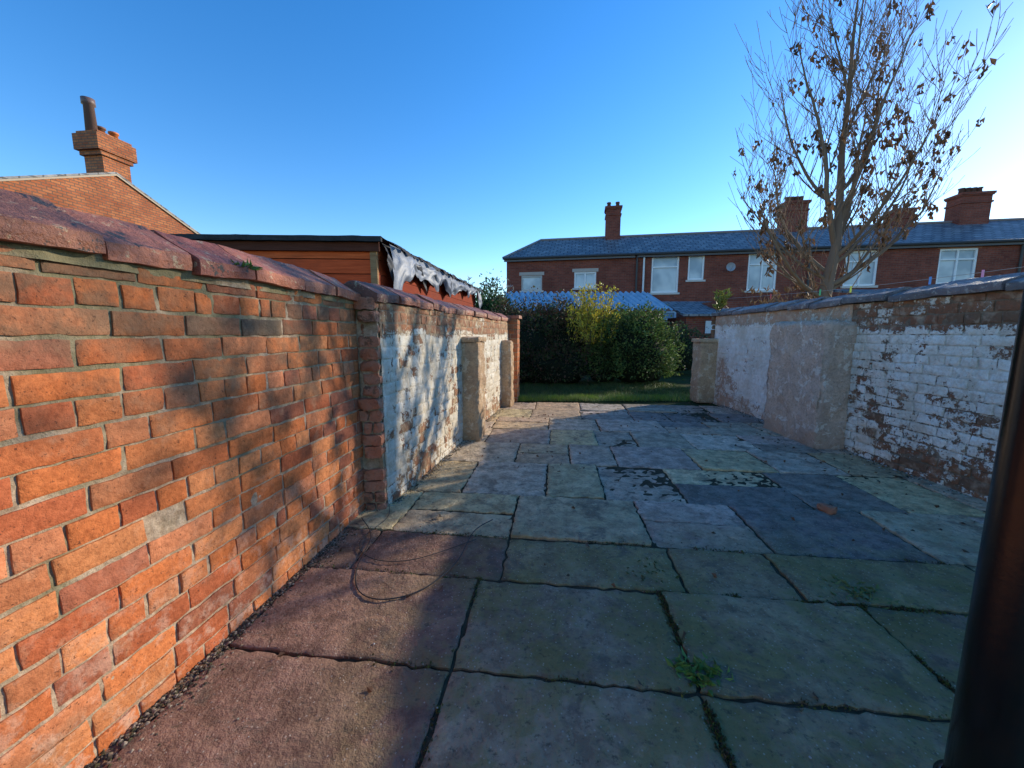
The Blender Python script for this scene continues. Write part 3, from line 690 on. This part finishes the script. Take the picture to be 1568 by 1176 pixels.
bush('laurel_bush',[(2.80,9.0,.70,1.05,.8,.92),(2.2,9.1,.45,.7,.6,.6),(3.35,9.3,.4,.5,.5,.55)],18000,.06,[(.08,.14,.033),(.11,.18,.04),(.06,.10,.025),(.19,.23,.06)])
bush('ivy_hedge',[(.55,9.3,.7,.8,.7,1.10),(1.35,9.5,.75,.8,.7,1.1),(-.15,9.8,.75,.7,.7,1.1),(1.0,8.9,.35,1.2,.5,.5),(0.0,8.9,.35,.6,.5,.6)],22000,.06,[(.06,.08,.025),(.11,.075,.04),(.13,.065,.04),(.06,.09,.025)])
bush('green_shrub',[(-.6,11.2,1.2,.75,.6,1.2)],6000,.07,[(.06,.12,.03),(.08,.14,.04)])
bush('garden_hedge',[(4.5,11.3,.5,1.2,.7,.8),(-2.5,11.5,.9,1.6,.8,1.3)],9000,.08,[(.06,.10,.03),(.09,.085,.035)])
ys=MB(); yc=[(.50,.40,.04),(.64,.49,.045),(.30,.32,.04),(.72,.55,.06)]
for k in range(60):
    bx,by=1.72+R.gauss(0,.20),8.8+R.gauss(0,.16); d=V((R.gauss(0,.26),R.gauss(0,.2),1)).normalized(); L=R.uniform(.6,1.35); z0=.95
    pts=[V((bx,by,z0))+d*L*t/5+V((NZ((bx,by,t),1)*.06,0,0)) for t in range(6)]
    ys.tube(pts,[.008,.007,.006,.005,.004,.003],4,(.10,.08,.04),1)
    for j in range(60):
        t=R.random()**.8; p=pts[0]+d*L*t; ys.leaf(p+V([R.gauss(0,.03) for _ in range(3)]),d+V([R.gauss(0,.8) for _ in range(3)]),.017,R.uniform(.04,.08),R.choice(yc))
ys.build('yellow_euonymus_shrub',[M_leaf,M_bark])
def twigs(name,cx,cy,z0,n,L,sp,col,leafc=None):
    mb=MB()
    for k in range(n):
        b=V((cx+R.gauss(0,sp),cy+R.gauss(0,sp*.6),z0)); d=V((R.gauss(0,.3),R.gauss(0,.3),1)).normalized(); l=L*R.uniform(.5,1)
        pts=[b]; 
        for t in range(6): d=(d+V((R.gauss(0,.1),R.gauss(0,.1),.05))).normalized(); pts.append(pts[-1]+d*l/6)
        mb.tube(pts,[.008-.001*t for t in range(7)],3,col)
        for t in range(2,7):
            for q in range(3):
                mb.leaf(pts[t],V((R.gauss(0,.6),R.gauss(0,.6),.8)),.012,R.uniform(.06,.2),leafc or col)
    return mb.build(name,[M_leaf])
twigs('pale_twiggy_shrub',-1.3,12.2,1.3,110,1.6,.55,(.30,.28,.24),(.38,.38,.36))
twigs('wall_top_weed',3.42,6.5,1.45,6,.40,.03,(.16,.13,.05),(.25,.26,.06))
mb=MB()
for i in range(60): mb.leaf(V((-1.05+R.gauss(0,.015),1.56+R.gauss(0,.03),1.40)),V((.5+R.gauss(0,.5),R.gauss(0,.6),.3)),.004,R.uniform(.02,.05),R.choice(GR))
mb.build('coping_fern',[M_leaf])

# ------------------------------------------------------------ lawn
lg=MB()
for i in range(42000):
    y=6.62+abs(R.gauss(0,1))*1.6; x=R.uniform(-.4,3.7)
    if y>10: continue
    k=NZ((x,y,0),1.6); sun_k=1.4 if y<7.2 else .75  # sunlit front strip painted into blade colour, grass behind darkened
    h=R.uniform(.02,.06)*(1+.8*k)+(.03 if y<6.95 else 0)*max(0,NZ((x,0,0),3)+.3)
    d=V((R.gauss(0,.5),R.gauss(0,.5),1)).normalized(); c=R.choice([(.13,.21,.04),(.09,.16,.03),(.18,.24,.05),(.07,.12,.03),(.2,.19,.08)]); c=tuple(q*sun_k for q in c)
    p=V((x,y,-.03)); sd_=V((d.y,-d.x,0)); sd_=sd_.normalized()*.0035 if sd_.length>.01 else V((.0035,0,0))
    lg.face([p-sd_,p+sd_,p+d*h*1.6],c)
for cx,cy in [(.75,6.75),(2.02,6.72),(.15,6.7),(2.6,6.8),(1.3,6.85)]:
    for i in range(500):
        p=V((cx+R.gauss(0,.13),cy+R.gauss(0,.05),-.02)); d=V((R.gauss(0,.5),R.gauss(0,.5),1)).normalized(); h=R.uniform(.04,.12)
        sd_=V((.004,0,0)); lg.face([p-sd_,p+sd_,p+d*h],R.choice([(.22,.34,.04),(.31,.38,.06),(.16,.26,.04)]))
lg.build('lawn_grass',[M_leaf])

# ------------------------------------------------------------ bare tree
R.seed(33)
tr=empty('bare_tree',(5.0,6.3,0)); wd=MB(); lf=MB()
def leaves_at(p,n,s=.062):
    for i in range(n):
        q=p+V([R.gauss(0,.022) for _ in range(3)])+V((0,0,-.015*i)); lf.leaf(q,V((R.gauss(0,.4),R.gauss(0,.4),-1)),s*R.uniform(.22,.42),s*R.uniform(.8,1.5),R.choice([(.16,.075,.035),(.20,.10,.045),(.11,.06,.03),(.26,.13,.06)]),0,.25)
def grow(p,d,L,r,lev,upk):
    n=max(4,int(L/.12)); pts=[V(p)]; d=V(d).normalized(); ds=[]
    for i in range(n):
        d=(d+UP*upk+V([R.gauss(0,.06 if lev<2 else .045) for _ in range(3)])).normalized(); pts.append(pts[-1]+d*L/n); ds.append(V(d))
    rr=[max(.0032,r*(1-.85*i/n)) for i in range(n+1)]
    c=(.20,.14,.095) if lev<2 else (.25,.16,.10)
    wd.tube(pts,rr,7 if lev==0 else (4 if lev==1 else 3),c)
    return pts,ds,rr
def branch(p,d,L,r,lev,upk=.05):
    pts,ds,rr=grow(p,d,L,r,lev,upk); n=len(ds)
    if lev>=3: 
        if R.random()<.08: leaves_at(pts[R.randrange(1,n)],R.randint(3,5))
        return
    cnt={0:9,1:4,2:2}[lev]
    for k in range(cnt):
        t=.08+.88*(k+R.random())/cnt
        i=min(n-1,int(t*n)); q=pts[i]
        az=R.uniform(0,6.283); side=V((math.cos(az),math.sin(az),R.uniform(.1,.6)))
        nd=(ds[i]*.8+side*.66).normalized()
        ll={0:R.uniform(.9,1.6)*(1.15-.55*t),1:R.uniform(.45,1.05),2:R.uniform(.15,.42)}[lev]
        branch(q,nd,ll,max(.0042,rr[i]*.5),lev+1,{0:.10,1:.12,2:.06}[lev])
    low=1.3 if pts[0].z<3.9 else .5
    if lev==1 and R.random()<.5*low: leaves_at(pts[R.randrange(1,n)],R.randint(7,12),.078)
    if lev==2 and R.random()<.22*low: leaves_at(pts[R.randrange(1,n)],R.randint(5,9),.072)
tp=[V((4.98,6.3,-.1)),V((5.0,6.3,.6)),V((5.0,6.32,1.3)),V((5.03,6.3,1.9)),V((5.10,6.28,2.5)),V((5.10,6.3,3.1)),V((5.05,6.3,3.9)),V((5.08,6.32,4.7)),V((5.04,6.3,5.5)),V((5.06,6.3,6.4))]
wd.tube(tp,[.12,.10,.09,.085,.065,.052,.04,.03,.02,.006],10,(.20,.14,.10))
limbs=[((5.0,6.3,1.7),(-.85,-.2,.35),2.1,.038),((5.03,6.3,1.9),(.85,.1,.38),2.7,.042),((5.05,6.3,2.1),(-.55,.5,.6),2.4,.035),((5.08,6.3,2.3),(.35,-.7,.7),2.0,.034),
 ((5.1,6.3,2.45),(.6,.4,.8),3.0,.042),((5.1,6.3,2.5),(-.5,-.1,.9),3.0,.042),((5.1,6.3,2.8),(.38,-.25,1),2.9,.036),((5.1,6.3,3.0),(-.6,.25,.8),2.3,.03),((5.08,6.3,3.3),(.7,-.1,.8),2.2,.03),
 ((5.06,6.3,3.8),(-.35,-.3,1),2.1,.026),((5.06,6.3,4.0),(.35,.3,1),2.1,.026),((5.02,6.3,1.8),(.85,.4,.3),2.6,.03),((5.06,6.3,4.7),(-.25,.2,1),1.5,.02),((5.02,6.3,2.0),(-.9,.1,.5),2.1,.03),((5.04,6.3,2.2),(.9,-.2,.55),2.4,.03)]
for p,d,L,r in limbs: branch(V(p),V(d),L,r,0,.05)
for k in range(14):
    branch(V((5.0+R.gauss(0,.1),6.3+R.gauss(0,.1),1.2+R.random()*.8)),V((R.gauss(0,.6),R.gauss(0,.6),.8)),R.uniform(.7,1.2),.012,2,.06)
wd.build('trunk_and_branches',[M_bark],tr,True); lf.build('dead_leaves',[M_leaf],tr)
twigs('brown_shrub',4.75,6.9,.6,50,1.4,.4,(.20,.13,.075),(.28,.17,.09))
wl=empty('washing_line',(5,3,1.6)); mb=MB()
A_=V((3.45,6.6,1.72)); B_=V((4.35,1.6,1.74)); pts=[A_.lerp(B_,t/14)-UP*.12*math.sin(math.pi*t/14)*.6 for t in range(15)]
mb.tube(pts,.002,4,(.3,.3,.3))
for k,t in enumerate([3,5,6,8,9,11]): 
    c=[(.7,.1,.1),(.1,.5,.2),(.8,.8,.1),(.1,.3,.7),(.7,.3,.5),(.1,.5,.5)][k]; p=pts[t]; mb.box(p+V((-.006,-.006,-.05)),(.012,0,0),(0,.012,0),(0,0,.07),c)
mb.build('line_and_pegs',[M_paint],wl)
